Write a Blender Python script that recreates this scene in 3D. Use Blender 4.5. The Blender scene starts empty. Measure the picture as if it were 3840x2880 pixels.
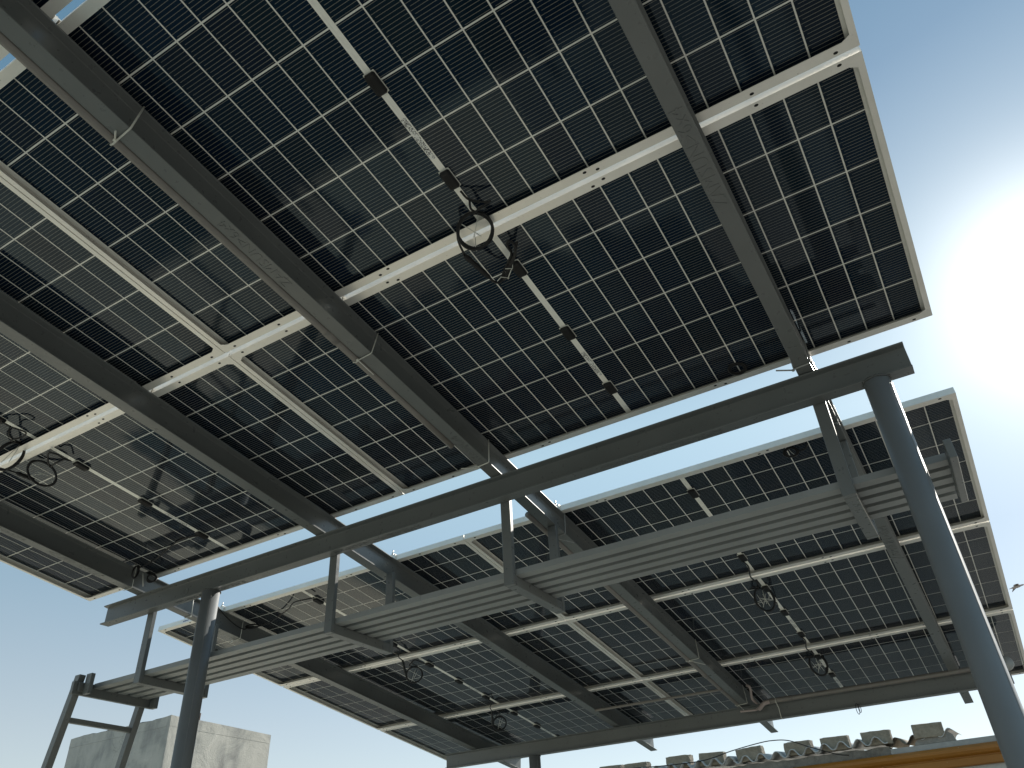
import bpy, bmesh, math, random
from mathutils import Vector, Matrix, Quaternion
random.seed(7)
D = bpy.data
SC = bpy.context.scene
COL = SC.collection

# ------------------------------------------------------------------ camera, sky, sun
TH = math.radians(7.352)                                   # slope of the solar tables
C0 = Vector((-0.269452, -2.441594, -2.048481))             # camera in table coordinates (across v, down-slope u, above z)
EYE = 1.6
CT, ST = math.cos(TH), math.sin(TH)
def TW(v, u, z=0.0):
    """table coordinates -> world"""
    du, dz = u - C0[1], z - C0[2]
    return Vector((v - C0[0], du * CT + dz * ST, -du * ST + dz * CT + EYE))
def dirw(d):
    return Vector((d[0], d[1] * CT + d[2] * ST, -d[1] * ST + d[2] * CT))
R = ((0.8564609376, 0.5159899975, 0.0151322452), (-0.3286540962, 0.5676497386, -0.7548246547), (-0.3980717867, 0.6415045571, 0.6557520536))
cx, cy, cz = dirw(R[0]), dirw(R[1]), dirw(R[2])
cam = D.objects.new('camera', D.cameras.new('camera')); COL.objects.link(cam)
m = Matrix.Identity(4)
for i in range(3):
    m[i][0], m[i][1], m[i][2] = cx[i], -cy[i], -cz[i]
m[0][3], m[1][3], m[2][3] = 0, 0, EYE
cam.matrix_world = m
cam.data.sensor_width = 36.0
cam.data.lens = 36.0 * 2905.28 / 3840
cam.data.clip_start = 0.02
cam.data.clip_end = 3000
SC.camera = cam
SC.render.resolution_x, SC.render.resolution_y = 1024, 768

SUN_AZ, SUN_EL = math.radians(14.05), math.radians(31.3)
SUNV = Vector((math.sin(SUN_AZ) * math.cos(SUN_EL), math.cos(SUN_AZ) * math.cos(SUN_EL), math.sin(SUN_EL)))
world = D.worlds.new('World'); SC.world = world; world.use_nodes = True
wn, wl = world.node_tree.nodes, world.node_tree.links
wn.clear()
out = wn.new('ShaderNodeOutputWorld'); bg = wn.new('ShaderNodeBackground')
sky = wn.new('ShaderNodeTexSky'); sky.sky_type = 'NISHITA'; sky.sun_disc = False
sky.sun_elevation = SUN_EL; sky.sun_rotation = SUN_AZ
sky.air_density = 1.0; sky.dust_density = 0.3; sky.ozone_density = 1.0; sky.altitude = 200
bg.inputs[1].default_value = 0.0655
# aureole of the hazy air round the sun
tc = wn.new('ShaderNodeTexCoord'); dt = wn.new('ShaderNodeVectorMath'); dt.operation = 'DOT_PRODUCT'
nrm = wn.new('ShaderNodeVectorMath'); nrm.operation = 'NORMALIZE'
wl.new(tc.outputs['Generated'], nrm.inputs[0]); wl.new(nrm.outputs[0], dt.inputs[0]); dt.inputs[1].default_value = SUNV
pw = wn.new('ShaderNodeMath'); pw.operation = 'POWER'; pw.inputs[1].default_value = 210
mx0 = wn.new('ShaderNodeMath'); mx0.operation = 'MAXIMUM'; mx0.inputs[1].default_value = 0
wl.new(dt.outputs['Value'], mx0.inputs[0]); wl.new(mx0.outputs[0], pw.inputs[0])
pw2 = wn.new('ShaderNodeMath'); pw2.operation = 'POWER'; pw2.inputs[1].default_value = 45; wl.new(mx0.outputs[0], pw2.inputs[0])
pm = wn.new('ShaderNodeMath'); pm.operation = 'MULTIPLY_ADD'; pm.inputs[1].default_value = .02; wl.new(pw2.outputs[0], pm.inputs[0]); wl.new(pw.outputs[0], pm.inputs[2])
sc_ = wn.new('ShaderNodeVectorMath'); sc_.operation = 'SCALE'; sc_.inputs[0].default_value = (11.0, 10.6, 9.6)
wl.new(pm.outputs[0], sc_.inputs['Scale'])
ad = wn.new('ShaderNodeVectorMath'); ad.operation = 'ADD'
wl.new(sky.outputs[0], ad.inputs[0]); wl.new(sc_.outputs[0], ad.inputs[1])
# pale dust haze, thickest low down
sx_ = wn.new('ShaderNodeSeparateXYZ'); wl.new(nrm.outputs[0], sx_.inputs[0])
hz = wn.new('ShaderNodeValToRGB'); els = hz.color_ramp.elements; els.new(.5); els.new(.5); els.new(.5)
for e_, (p_, c_) in zip(els, ((0.0, (.37, .33, .24)), (.19, (.28, .28, .23)), (.33, (.18, .24, .23)), (.48, (.29, .40, .37)), (.75, (.06, .14, .17)))):
    e_.position = p_; e_.color = (*c_, 1)
wl.new(sx_.outputs[2], hz.inputs[0])
hs = wn.new('ShaderNodeVectorMath'); hs.operation = 'SCALE'; hs.inputs['Scale'].default_value = 1 / .085
wl.new(hz.outputs[0], hs.inputs[0])
ad2 = wn.new('ShaderNodeVectorMath'); ad2.operation = 'ADD'; wl.new(ad.outputs[0], ad2.inputs[0]); wl.new(hs.outputs[0], ad2.inputs[1])
wl.new(ad2.outputs[0], bg.inputs[0]); wl.new(bg.outputs[0], out.inputs[0])

sun = D.objects.new('sun', D.lights.new('sun', 'SUN')); COL.objects.link(sun)
sun.data.energy = 5.0; sun.data.angle = math.radians(0.53); sun.data.color = (1.0, 0.94, 0.84)
sun.rotation_euler = SUNV.to_track_quat('Z', 'Y').to_euler()
sun.location = (3, 12, 20)
vs = SC.view_settings
vs.view_transform = 'Standard'; vs.look = 'None'; vs.exposure = 0.375; vs.gamma = 1.0; vs.use_curve_mapping = False

# ------------------------------------------------------------------ materials
class NT:
    def __init__(s, name):
        s.m = D.materials.new(name); s.m.use_nodes = True
        s.n, s.l = s.m.node_tree.nodes, s.m.node_tree.links
        s.b = s.n['Principled BSDF']
    def node(s, t, **k):
        x = s.n.new(t)
        for a, v in k.items(): setattr(x, a, v)
        return x
    def math(s, op, a, b=None, c=None):
        x = s.n.new('ShaderNodeMath'); x.operation = op
        for i, v in enumerate((a, b, c)):
            if v is None: continue
            if isinstance(v, (int, float)): x.inputs[i].default_value = v
            else: s.l.new(v, x.inputs[i])
        return x.outputs[0]
    def coord(s, kind='Object'):
        return s.n.new('ShaderNodeTexCoord').outputs[kind]
    def noise(s, vec, scale, detail=4, rough=.55, stretch=None, dist=0):
        if stretch:
            mp = s.n.new('ShaderNodeMapping'); mp.inputs['Scale'].default_value = stretch
            s.l.new(vec, mp.inputs[0]); vec = mp.outputs[0]
        x = s.n.new('ShaderNodeTexNoise'); x.inputs['Scale'].default_value = scale
        x.inputs['Detail'].default_value = detail; x.inputs['Roughness'].default_value = rough
        x.inputs['Distortion'].default_value = dist
        s.l.new(vec, x.inputs['Vector']); return x.outputs['Fac']
    def ramp(s, fac, stops):
        x = s.n.new('ShaderNodeValToRGB'); cr = x.color_ramp
        while len(cr.elements) < len(stops): cr.elements.new(.5)
        for e, (p, c) in zip(cr.elements, stops):
            e.position = p; e.color = c if len(c) == 4 else (*c, 1)
        s.l.new(fac, x.inputs[0]); return x.outputs[0]
    def rng(s, fac, a, b, lo, hi):
        x = s.n.new('ShaderNodeMapRange'); x.inputs[1].default_value = a; x.inputs[2].default_value = b
        x.inputs[3].default_value = lo; x.inputs[4].default_value = hi
        s.l.new(fac, x.inputs[0]); return x.outputs[0]
    def mix(s, fac, a, b):
        x = s.n.new('ShaderNodeMix'); x.data_type = 'RGBA'
        for i, v in ((0, fac), (6, a), (7, b)):
            if isinstance(v, (int, float)): x.inputs[i].default_value = v
            elif isinstance(v, tuple): x.inputs[i].default_value = v if len(v) == 4 else (*v, 1)
            else: s.l.new(v, x.inputs[i])
        return x.outputs[2]
    def bump(s, h, strength, dist=.002):
        x = s.n.new('ShaderNodeBump'); x.inputs['Strength'].default_value = strength
        x.inputs['Distance'].default_value = dist
        s.l.new(h, x.inputs['Height']); s.l.new(x.outputs[0], s.b.inputs['Normal'])
    def col(s, v):
        if isinstance(v, tuple): s.b.inputs['Base Color'].default_value = (*v, 1)
        else: s.l.new(v, s.b.inputs['Base Color'])
    def rough(s, v):
        if isinstance(v, (int, float)): s.b.inputs['Roughness'].default_value = v
        else: s.l.new(v, s.b.inputs['Roughness'])
def plain(name, c, rough=.5, metal=0.0, spec=.5):
    t = NT(name); t.col(c); t.rough(rough); t.b.inputs['Metallic'].default_value = metal
    t.b.inputs['Specular IOR Level'].default_value = spec
    return t.m

def steel(name, base, rl, rh, bump=.25):
    t = NT(name); oc = t.coord()
    n1 = t.noise(oc, 2.3, 5); n2 = t.noise(oc, 38, 4); n3 = t.noise(oc, 260, 2)
    dust = t.rng(n1, .35, .7, 0, 1)
    t.col(t.mix(dust, tuple(x * .92 for x in base), tuple(x * 1.10 + .003 for x in base)))
    t.rough(t.rng(n2, .3, .75, rl, rh))
    h = t.math('ADD', t.math('MULTIPLY', n2, 1.0), t.math('MULTIPLY', n3, .25))
    t.bump(h, bump, .0007); return t.m
M_STEEL = steel('grey_gloss_paint', (.130, .138, .135), .26, .38, .05)
M_DECK = steel('deck_paint', (.24, .25, .245), .34, .48, .06)
M_POST = steel('post_paint', (.195, .21, .22), .42, .5, .05)
M_WELD = steel('weld_bead', (.075, .08, .08), .3, .6, 1.0)

t = NT('anodised_aluminium'); oc = t.coord()
n1 = t.noise(oc, 300, 3, stretch=(.02, 1, 1)); n2 = t.noise(oc, 7, 5)
sm = t.noise(oc, 90, 3, .6)
cc = t.mix(t.rng(n2, .35, .7, 0, 1), (.76, .735, .68), (.86, .835, .78))
cc = t.mix(t.rng(sm, .66, .74, 0, .55), cc, (.33, .3, .25))
t.col(cc); t.b.inputs['Metallic'].default_value = .32
t.rough(t.rng(n2, .3, .7, .27, .36)); M_ALU = t.m
M_HOLE = plain('hole_shadow', (.01, .01, .01), .9)

t = NT('cell_glass'); oc = t.coord()
sx = t.node('ShaderNodeSeparateXYZ'); t.l.new(oc, sx.inputs[0])
X, Y = sx.outputs[0], sx.outputs[1]
PIT = .1822 / 16
yy = t.math('ADD', t.math('DIVIDE', Y, PIT), 50.0)
fr = t.math('FRACT', yy); ln = t.math('LESS_THAN', t.math('ABSOLUTE', t.math('SUBTRACT', fr, .5)), .048)
par = t.math('MODULO', t.math('FLOOR', yy), 2.0)
lim = t.math('ADD', t.math('MULTIPLY', par, -.0075), .0445)
le = t.math('LESS_THAN', t.math('MULTIPLY', X, -1.0), lim)
line = t.math('MULTIPLY', ln, le)
oi = t.node('ShaderNodeObjectInfo')
tint = t.ramp(oi.outputs['Random'], [(0, (.0025, .0100, .026)), (.35, (.0035, .0100, .023)), (.6, (.0055, .0095, .0225)), (.8, (.0035, .0120, .0215)), (1, (.0025, .0100, .030))])
big = t.noise(t.coord('Object'), 9, 3)
t.col(t.mix(line, t.mix(t.rng(big, .3, .7, 0, .4), tint, (.005, .010, .014)), (.25, .245, .215)))
t.rough(.05); t.b.inputs['Specular IOR Level'].default_value = .26
t.b.inputs['IOR'].default_value = 1.5
st_ = t.ramp(oi.outputs['Random'], [(0, (.50, .80, 1)), (.4, (.56, .80, .98)), (.7, (.66, .80, .97)), (1, (.55, .84, 1))])
t.l.new(st_, t.b.inputs['Specular Tint'])
M_CELL = t.m
def glassy(name, c, r=.06):
    t = NT(name); n = t.noise(t.coord(), 60, 3)
    t.col(t.mix(t.rng(n, .35, .7, 0, 1), tuple(x * .93 for x in c), c)); t.rough(r)
    t.b.inputs['Specular IOR Level'].default_value = .5
    return t.m
M_GRID = glassy('white_glass_grid', (.84, .825, .76))
M_STRIP = glassy('white_centre_strip', (.93, .915, .84), .12)
M_BLACK = plain('black_plastic', (.006, .006, .0065), .5, 0, .35)
M_CABLE = plain('black_cable', (.007, .007, .0075), .42, 0, .4)
M_TIE = plain('white_nylon', (.62, .62, .56), .35)
M_TIEG = plain('grey_nylon', (.30, .31, .30), .4)
t = NT('sticker_print'); oc = t.coord(); sx = t.node('ShaderNodeSeparateXYZ'); t.l.new(oc, sx.inputs[0])
w1 = t.noise(oc, 330, 2, stretch=(1.2, .6, 1)); w2 = t.noise(oc, 40, 1)
ink = t.math('MULTIPLY', t.math('GREATER_THAN', w1, .52), t.math('GREATER_THAN', w2, .42))
t.col(t.mix(ink, (.8, .8, .76), (.05, .05, .05))); t.rough(.4); M_LABEL = t.m
M_BLUE = plain('blue_print', (.02, .05, .28), .4)
t = NT('grey_pvc_conduit'); n = t.noise(t.coord(), 30, 4)
t.col(t.mix(n, (.17, .155, .14), (.235, .22, .20))); t.rough(.42); t.bump(n, .1, .001); M_PVC = t.m
M_FLEX = plain('pinkish_flex_hose', (.40, .33, .31), .55)

def concrete(name, lo, hi, scale=1.0, bump=.5, spots=True, streak=False):
    t = NT(name); oc = t.coord()
    a = t.noise(oc, 1.3 * scale, 8, .65, dist=.6); b = t.noise(oc, 14 * scale, 8, .7); c = t.noise(oc, 90 * scale, 3)
    f = t.math('ADD', t.math('MULTIPLY', a, .6), t.math('MULTIPLY', b, .4))
    if streak:
        s = t.noise(oc, 3.2 * scale, 6, .6, stretch=(1, 1, .16)); f = t.math('ADD', t.math('MULTIPLY', f, .6), t.math('MULTIPLY', s, .4))
    cl = t.mix(t.rng(f, .38, .62, 0, 1), lo, hi)
    if spots:
        cl = t.mix(t.rng(c, .66, .72, 0, .6), cl, tuple(x * .45 for x in lo))
    t.col(cl); t.rough(.88)
    t.bump(t.math('ADD', b, t.math('MULTIPLY', c, .5)), bump, .01 / scale); return t.m
M_BRIGHT_FLOOR = concrete('bright_bounce_concrete', (.66, .60, .47), (.80, .74, .60), .5, .3)  # warm bright tone invented to lift bounce light on the left frames
M_DIM_FLOOR = concrete('dim_bounce_concrete', (.27, .265, .245), (.40, .39, .355), .6, .3)  # darker tone invented to weaken bounce light on the right frames
M_LOWER = concrete('added_dark_ground', (.13, .13, .12), (.22, .215, .20), .1, .3)  # kept dark so little light bounces back from beyond the floor edges
M_BLOCK = concrete('porous_block', (.19, .165, .125), (.35, .31, .24), 3, .9)
M_MORTAR = concrete('rough_mortar', (.15, .145, .13), (.30, .29, .26), 2.4, .8)
M_LINTEL = concrete('lintel_concrete', (.30, .305, .295), (.42, .42, .40), 1.2, .3)
M_WALLW = concrete('whitewashed_wall', (.42, .43, .42), (.56, .56, .54), 1.0, .3)
M_SHEET = concrete('fibre_cement', (.46, .46, .45), (.60, .60, .585), 1.6, .2, spots=False)
M_OLD = concrete('old_brown_sheet', (.16, .13, .09), (.27, .235, .18), 1.8, .3)
# tank block with crazed, stained plaster
t = NT('stained_plaster'); oc = t.coord()
a = t.noise(oc, 1.6, 8, .62, dist=.9); s = t.noise(oc, 2.4, 7, .65, stretch=(1, 1, .14)); c = t.noise(oc, 60, 4)
f = t.math('ADD', t.math('MULTIPLY', a, .55), t.math('MULTIPLY', s, .45))
cl = t.ramp(f, [(.36, (.25, .25, .24)), (.45, (.35, .35, .33)), (.50, (.44, .435, .40)), (.58, (.50, .49, .45)), (.66, (.60, .59, .53))])
v = t.node('ShaderNodeTexVoronoi', feature='DISTANCE_TO_EDGE'); v.inputs['Scale'].default_value = .75
wv = t.node('ShaderNodeVectorMath', operation='ADD'); t.l.new(oc, wv.inputs[0])
nv = t.node('ShaderNodeTexNoise'); nv.inputs['Scale'].default_value = 2.2; nv.inputs['Detail'].default_value = 6; t.l.new(oc, nv.inputs['Vector'])
nsc = t.node('ShaderNodeVectorMath', operation='SCALE'); t.l.new(nv.outputs['Color'], nsc.inputs[0]); nsc.inputs['Scale'].default_value = .9
t.l.new(nsc.outputs[0], wv.inputs[1]); t.l.new(wv.outputs[0], v.inputs['Vector'])
cl = t.mix(t.rng(v.outputs['Distance'], .0, .006, .38, 0), cl, (.16, .16, .15))
t.col(cl); t.rough(.9); t.bump(t.math('ADD', a, t.math('MULTIPLY', c, .3)), .6, .04); M_TANK = t.m
t = NT('orange_gloss_paint'); oc = t.coord()
n = t.noise(oc, 2.2, 6, .6, stretch=(.35, 1, 1)); n2 = t.noise(oc, 38, 5, .7)
cl = t.mix(t.rng(n, .35, .65, 0, 1), (.25, .092, .008), (.33, .135, .014))
cl = t.mix(t.rng(n2, .67, .73, 0, .8), cl, (.62, .52, .38)); t.col(cl); t.rough(.38); t.bump(n2, .15, .004); M_ORANGE = t.m
M_RUST = plain('rusty_bar', (.12, .06, .035), .8)
M_ZINC = plain('zinc_bolt', (.55, .55, .53), .3, .9)
M_DISC = plain('pale_grey_disc', (.36, .36, .35), .45)
M_BIRD = plain('bird_plumage', (.45, .40, .38), .8)

# ------------------------------------------------------------------ object helpers
def tag(o, label, cat, group=None, kind=None):
    if label: o['label'] = label
    if cat: o['category'] = cat
    if group: o['group'] = group
    if kind: o['kind'] = kind
    return o
def empty(name, loc, rot=(0, 0, 0)):
    o = D.objects.new(name, None); o.empty_display_size = .1; COL.objects.link(o)
    o.location = loc; o.rotation_euler = rot; return o
def link(name, me, mat, parent=None, loc=(0, 0, 0), rot=(0, 0, 0)):
    o = D.objects.new(name, me); COL.objects.link(o)
    if mat and not me.materials: me.materials.append(mat)
    o.parent = parent; o.location = loc; o.rotation_euler = rot; return o
class MB:
    def __init__(s): s.v, s.f, s.sm = [], [], []
    def add(s, vs, fs, smooth=False):
        b = len(s.v); s.v += [tuple(x) for x in vs]; s.f += [tuple(i + b for i in f) for f in fs]; s.sm += [smooth] * len(fs)
    def box(s, x0, x1, y0, y1, z0, z1):
        v = [(x, y, z) for z in (z0, z1) for y in (y0, y1) for x in (x0, x1)]
        s.add(v, [(0, 2, 3, 1), (4, 5, 7, 6), (0, 1, 5, 4), (2, 6, 7, 3), (0, 4, 6, 2), (1, 3, 7, 5)])
    def cbox(s, x0, x1, y0, y1, z0, z1, c=.0015):
        """box with chamfered edges"""
        X, Y, Z = (x0, x1), (y0, y1), (z0, z1); v = []; idx = {}
        for i in (0, 1):
            for j in (0, 1):
                for k in (0, 1):
                    p = [X[i], Y[j], Z[k]]; sg = [1 if q == 0 else -1 for q in (i, j, k)]
                    for ax in range(3):          # vertex lying on the face normal to ax
                        q = [p[n] + (0 if n == ax else sg[n] * c) for n in range(3)]
                        idx[(i, j, k, ax)] = len(v); v.append(q)
        f = []
        def q4(l): f.append(tuple(idx[a] for a in l))
        for ax in range(3):
            o1, o2 = [n for n in range(3) if n != ax]
            for s_ in (0, 1):
                cyc = []
                for a_, b_ in ((0, 0), (1, 0), (1, 1), (0, 1)):
                    ijk = [0, 0, 0]; ijk[ax] = s_; ijk[o1] = a_; ijk[o2] = b_; cyc.append((*ijk, ax))
                q4(cyc)
            for a_ in (0, 1):                     # edges parallel to ax
                for b_ in (0, 1):
                    e0 = [0, 0, 0]; e0[o1] = a_; e0[o2] = b_; e1 = list(e0); e0[ax] = 0; e1[ax] = 1
                    q4([(*e0, o1), (*e1, o1), (*e1, o2), (*e0, o2)])
        for i in (0, 1):
            for j in (0, 1):
                for k in (0, 1): q4([(i, j, k, 0), (i, j, k, 1), (i, j, k, 2)])
        s.add(v, f)
    def build(s, name, mat, parent=None, loc=(0, 0, 0), rot=(0, 0, 0)):
        me = D.meshes.new(name); me.from_pydata(s.v, [], s.f); me.update()
        bm = bmesh.new(); bm.from_mesh(me); bmesh.ops.recalc_face_normals(bm, faces=bm.faces); bm.to_mesh(me); bm.free()
        for p, q in zip(me.polygons, s.sm): p.use_smooth = q
        return link(name, me, mat, parent, loc, rot)
def prism(mb, prof, ax, a, b, ch=0.0, smooth=False):
    """extrude a closed 2D profile along ax from a to b; profile axes are the other two in order"""
    if ch:
        n = len(prof); q = []
        for i in range(n):
            p, c, x = Vector(prof[i - 1]), Vector(prof[i]), Vector(prof[(i + 1) % n])
            q.append(tuple(c + (p - c).normalized() * ch)); q.append(tuple(c + (x - c).normalized() * ch))
        prof = q
    n = len(prof); v = []
    for t_ in (a, b):
        for p in prof:
            q = list(p); q.insert(ax, t_); v.append(q)
    f = [(i, (i + 1) % n, n + (i + 1) % n, n + i) for i in range(n)] + [tuple(range(n)), tuple(range(n, 2 * n))]
    mb.add(v, f, smooth)
def iprof(w, h, tf, tw, top=0.0):
    """I section, width axis first, hanging below top"""
    a, b = w / 2, tw / 2
    return [(-a, top), (a, top), (a, top - tf), (b, top - tf - .004), (b, top - h + tf + .004), (a, top - h + tf), (a, top - h), (-a, top - h), (-a, top - h + tf), (-b, top - h + tf + .004), (-b, top - tf - .004), (-a, top - tf)]
def smooth_path(pts, n=6):
    P = [Vector(p) for p in pts]; P = [P[0] * 2 - P[1]] + P + [P[-1] * 2 - P[-2]]; o = []
    for i in range(1, len(P) - 2):
        for k in range(n):
            t_ = k / n; a, b, c, d = P[i - 1:i + 3]
            o.append(.5 * ((2 * b) + (c - a) * t_ + (2 * a - 5 * b + 4 * c - d) * t_ ** 2 + (3 * b - a - 3 * c + d) * t_ ** 3))
    o.append(P[-2]); return o
def tube(mb, pts, r, seg=8, caps=True, flat=1.0, closed=False, nrm=None):
    pts = [Vector(p) for p in pts]; n = len(pts); up = None; v = []
    for i, p in enumerate(pts):
        if closed: d = pts[(i + 1) % n] - pts[i - 1]
        else: d = pts[min(i + 1, n - 1)] - pts[max(i - 1, 0)]
        d.normalize()
        if up is None:
            up = Vector(nrm) if nrm else (Vector((0, 0, 1)) if abs(d.z) < .9 else Vector((1, 0, 0)))
        up = (up - d * up.dot(d)).normalized(); sd = d.cross(up)
        rr = r[i] if isinstance(r, (list, tuple)) else r
        for k in range(seg):
            a = 2 * math.pi * k / seg; v.append(p + sd * (math.cos(a) * rr) + up * (math.sin(a) * rr * flat))
    f = []
    for i in range(n if closed else n - 1):
        for k in range(seg):
            j = (i + 1) % n
            f.append((i * seg + k, i * seg + (k + 1) % seg, j * seg + (k + 1) % seg, j * seg + k))
    if caps and not closed: f += [tuple(range(seg))[::-1], tuple(range((n - 1) * seg, n * seg))]
    mb.add(v, f, True)
def rel(pts, o): return [Vector(p) - o for p in pts]
PITCH = (-TH, 0, 0)

# ------------------------------------------------------------------ setting
mb = MB(); S = 900
gv = [(-S, -S, 0), (S, -S, 0), (S, S, 0), (-S, S, 0)]
gv = [(x, y, -3.4) for x, y, z in gv]
mb.add(gv, [(0, 1, 2, 3)]); tag(mb.build('ground', M_LOWER), None, None, kind='structure')  # unseen lower level, added to darken right-hand frames and far glass reflections
mb = MB(); mb.box(-10, -1.602, -7, 8.35, -3.402, 0); tag(mb.build('unseen_bright_floor', M_BRIGHT_FLOOR), None, None, kind='structure')  # out-of-view floor, its edges cut to shape bounce light and reflections
mb = MB(); mb.box(-1.6, .32, -7, 8.35, -3.402, .004); tag(mb.build('added_dim_floor', M_DIM_FLOOR), None, None, kind='structure')  # made-up darker strip out of view, dims bounce light at the right

# plastered tank block, lower left
K = 14.0 / 12.0
tx, ty, th_ = -9.56 * K, 7.25 * K, 1.6 + 2.50 * K
tank = empty('tank_block', (tx - 1.25, ty + 1.06, 0)); tag(tank, 'grey plastered concrete block with streaky stained walls standing behind the ladder', 'building')
hw, hd = 1.25, 1.06
mb = MB(); nx = 22
def patchy(mb, x0, x1, y0, y1, z0, z1, dz=.018):
    n = nx; top = []
    ring = [(x0 + (x1 - x0) * i / n, y0) for i in range(n)] + [(x1, y0 + (y1 - y0) * i / n) for i in range(n)] + [(x1 - (x1 - x0) * i / n, y1) for i in range(n)] + [(x0, y1 - (y1 - y0) * i / n) for i in range(n)]
    k = len(ring); lo = [(x, y, z0) for x, y in ring]; hi = [(x, y, z1 + random.uniform(-dz, dz) * .6) for x, y in ring]
    mb.add(lo + hi, [(i, (i + 1) % k, k + (i + 1) % k, k + i) for i in range(k)] + [tuple(range(k, 2 * k))])
patchy(mb, -hw, hw, -hd, hd, -3.4, th_ - .152, 0)
mb.build('wall', M_TANK, tank)
mb = MB(); patchy(mb, -hw - .002, hw + .002, -hd - .002, hd + .002, th_ - .151, th_, .02); mb.build('coping', M_TANK, tank)
mb = MB(); tube(mb, [(.98, -.3, th_ - .05), (.985, -.3, th_ + .19)], .009, 6); tube(mb, [(.5, -.7, th_ - .05), (.5, -.7, th_ + .04)], .012, 6)
mb.build('reinforcing_bar', M_RUST, tank)

# far wall with orange cornice, lintel, corrugated sheets and blocks, lower right
YW = 8.0
wall = empty('plastered_wall', (-2.5, YW, 0)); tag(wall, 'grey wall with a glossy orange cornice band below its corrugated roof edge', 'wall')
WX0, WX1 = -6.5, .14
ox = 2.5
mb = MB(); mb.box(WX0 + ox, WX1 + ox, .03, .23, 0, 2.449); mb.build('wall_face', M_WALLW, wall)
mb = MB()
zz0, zz1 = 2.450, 2.604
prof = [(.23, zz0), (.0, zz0), (-.012, zz0 + .008), (-.012, zz0 + .06), (-.004, zz0 + .066), (-.004, zz0 + .072), (-.03, zz0 + .088), (-.042, zz0 + .108), (-.042, zz0 + .13), (-.03, zz0 + .146), (-.02, zz1), (.23, zz1)]
prism(mb, prof, 0, WX0 + ox, WX1 + ox); o = mb.build('cornice', M_ORANGE, wall); o['label'] = 'glossy orange moulded band'
mb = MB(); mb.box(-.905 + ox, WX1 + ox, .0, .22, zz1 + .002, 2.650); mb.build('lintel', M_LINTEL, wall)
# rough mortar bed under the sheets
mb = MB(); n = 120; vt, vb = [], []
x0, x1 = WX0 + ox, -.907 + ox
for i in range(n + 1):
    x = x0 + (x1 - x0) * i / n; rise = .0075 * max(0, -(x - ox) - .9)
    vb.append((x, .015 + random.uniform(-.004, .004), zz1 + .002)); vt.append((x, .01 + random.uniform(-.012, .012), 2.672 + rise + random.uniform(-.008, .008)))
v = vb + vt + [(p[0], .2, p[2]) for p in vt]
mb.add(v, [(i, i + 1, n + 2 + i, n + 1 + i) for i in range(n)] + [(n + 1 + i, n + 2 + i, 2 * n + 3 + i, 2 * n + 2 + i) for i in range(n)])
mb.build('mortar_bed', M_MORTAR, wall)
mb = MB(); n = 14
pts = [(-.70, 2.652), (-.70, 2.668), (-.66, 2.705), (-.60, 2.7), (-.55, 2.715), (-.50, 2.705), (-.45, 2.732), (-.42, 2.728), (-.39, 2.70), (-.375, 2.652)]
prism(mb, [(p[0] + ox, p[1]) for p in pts], 1, .004, .19); mb.build('mortar_lump', M_MORTAR, wall)

# corrugated sheets
def sheet(x0, x1, zb, y0, y1, mat, lab, slope=.10, amp=.030, pitch=.146, phase=0.0):
    c = Vector(((x0 + x1) / 2, y0, zb)); mb = MB(); n = int((x1 - x0) / pitch * 12); v = []
    for yy_ in (y0, (y0 + y1) / 2, y1):
        for i in range(n + 1):
            x = x0 + (x1 - x0) * i / n; rise = .0075 * max(0, -x - .9)
            s_ = math.sin((x - phase) / pitch * 2 * math.pi); s_ = math.copysign(abs(s_) ** .85, s_)
            v.append(Vector((x, yy_, zb + rise + s_ * amp + (yy_ - y0) * slope)) - c)
    m_ = n + 1; v2 = [p + Vector((0, 0, .0065)) for p in v]; k = len(v); f = []
    for r_ in range(2):
        for i in range(n):
            a = r_ * m_ + i; f.append((a, a + 1, a + 1 + m_, a + m_)); f.append((k + a, k + a + m_, k + a + 1 + m_, k + a + 1))
    for i in range(n): f.append((i, k + i, k + i + 1, i + 1))
    for r_ in range(2):
        a = r_ * m_; f.append((a, a + m_, k + a + m_, k + a)); a += n; f.append((a, k + a, k + a + m_, a + m_))
    mb.add(v + v2, f, True); o = mb.build('corrugated_sheet', mat, None, c)
    return tag(o, lab, 'roof sheet', 'corrugated roof sheets on the far wall')
PH0 = -.41 - .0365
sheet(-6.4, -3.30, 2.708, YW - .06, YW + 1.5, M_SHEET, 'grey corrugated fibre cement sheet at the far left end of the roof edge', phase=PH0)
sheet(-3.42, -2.27, 2.716, YW - .085, YW + 1.5, M_SHEET, 'grey corrugated roof sheet under the two leftmost visible concrete blocks', phase=PH0)
sheet(-2.40, -1.45, 2.707, YW - .06, YW + 1.5, M_SHEET, 'grey corrugated roof sheet crossed by the thin black wire', phase=PH0)
sheet(-1.58, -.905, 2.716, YW - .08, YW + 1.5, M_SHEET, 'grey corrugated roof sheet overlapping the old brownish one', phase=PH0)
sheet(-1.02, -.52, 2.708, YW + .05, YW + 1.5, M_OLD, 'old brown stained corrugated sheet set back behind the lintel', phase=PH0)
sheet(-.64, -.385, 2.716, YW - .01, YW + 1.5, M_SHEET, 'rightmost grey corrugated sheet bedded in a lump of mortar', phase=PH0)

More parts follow.
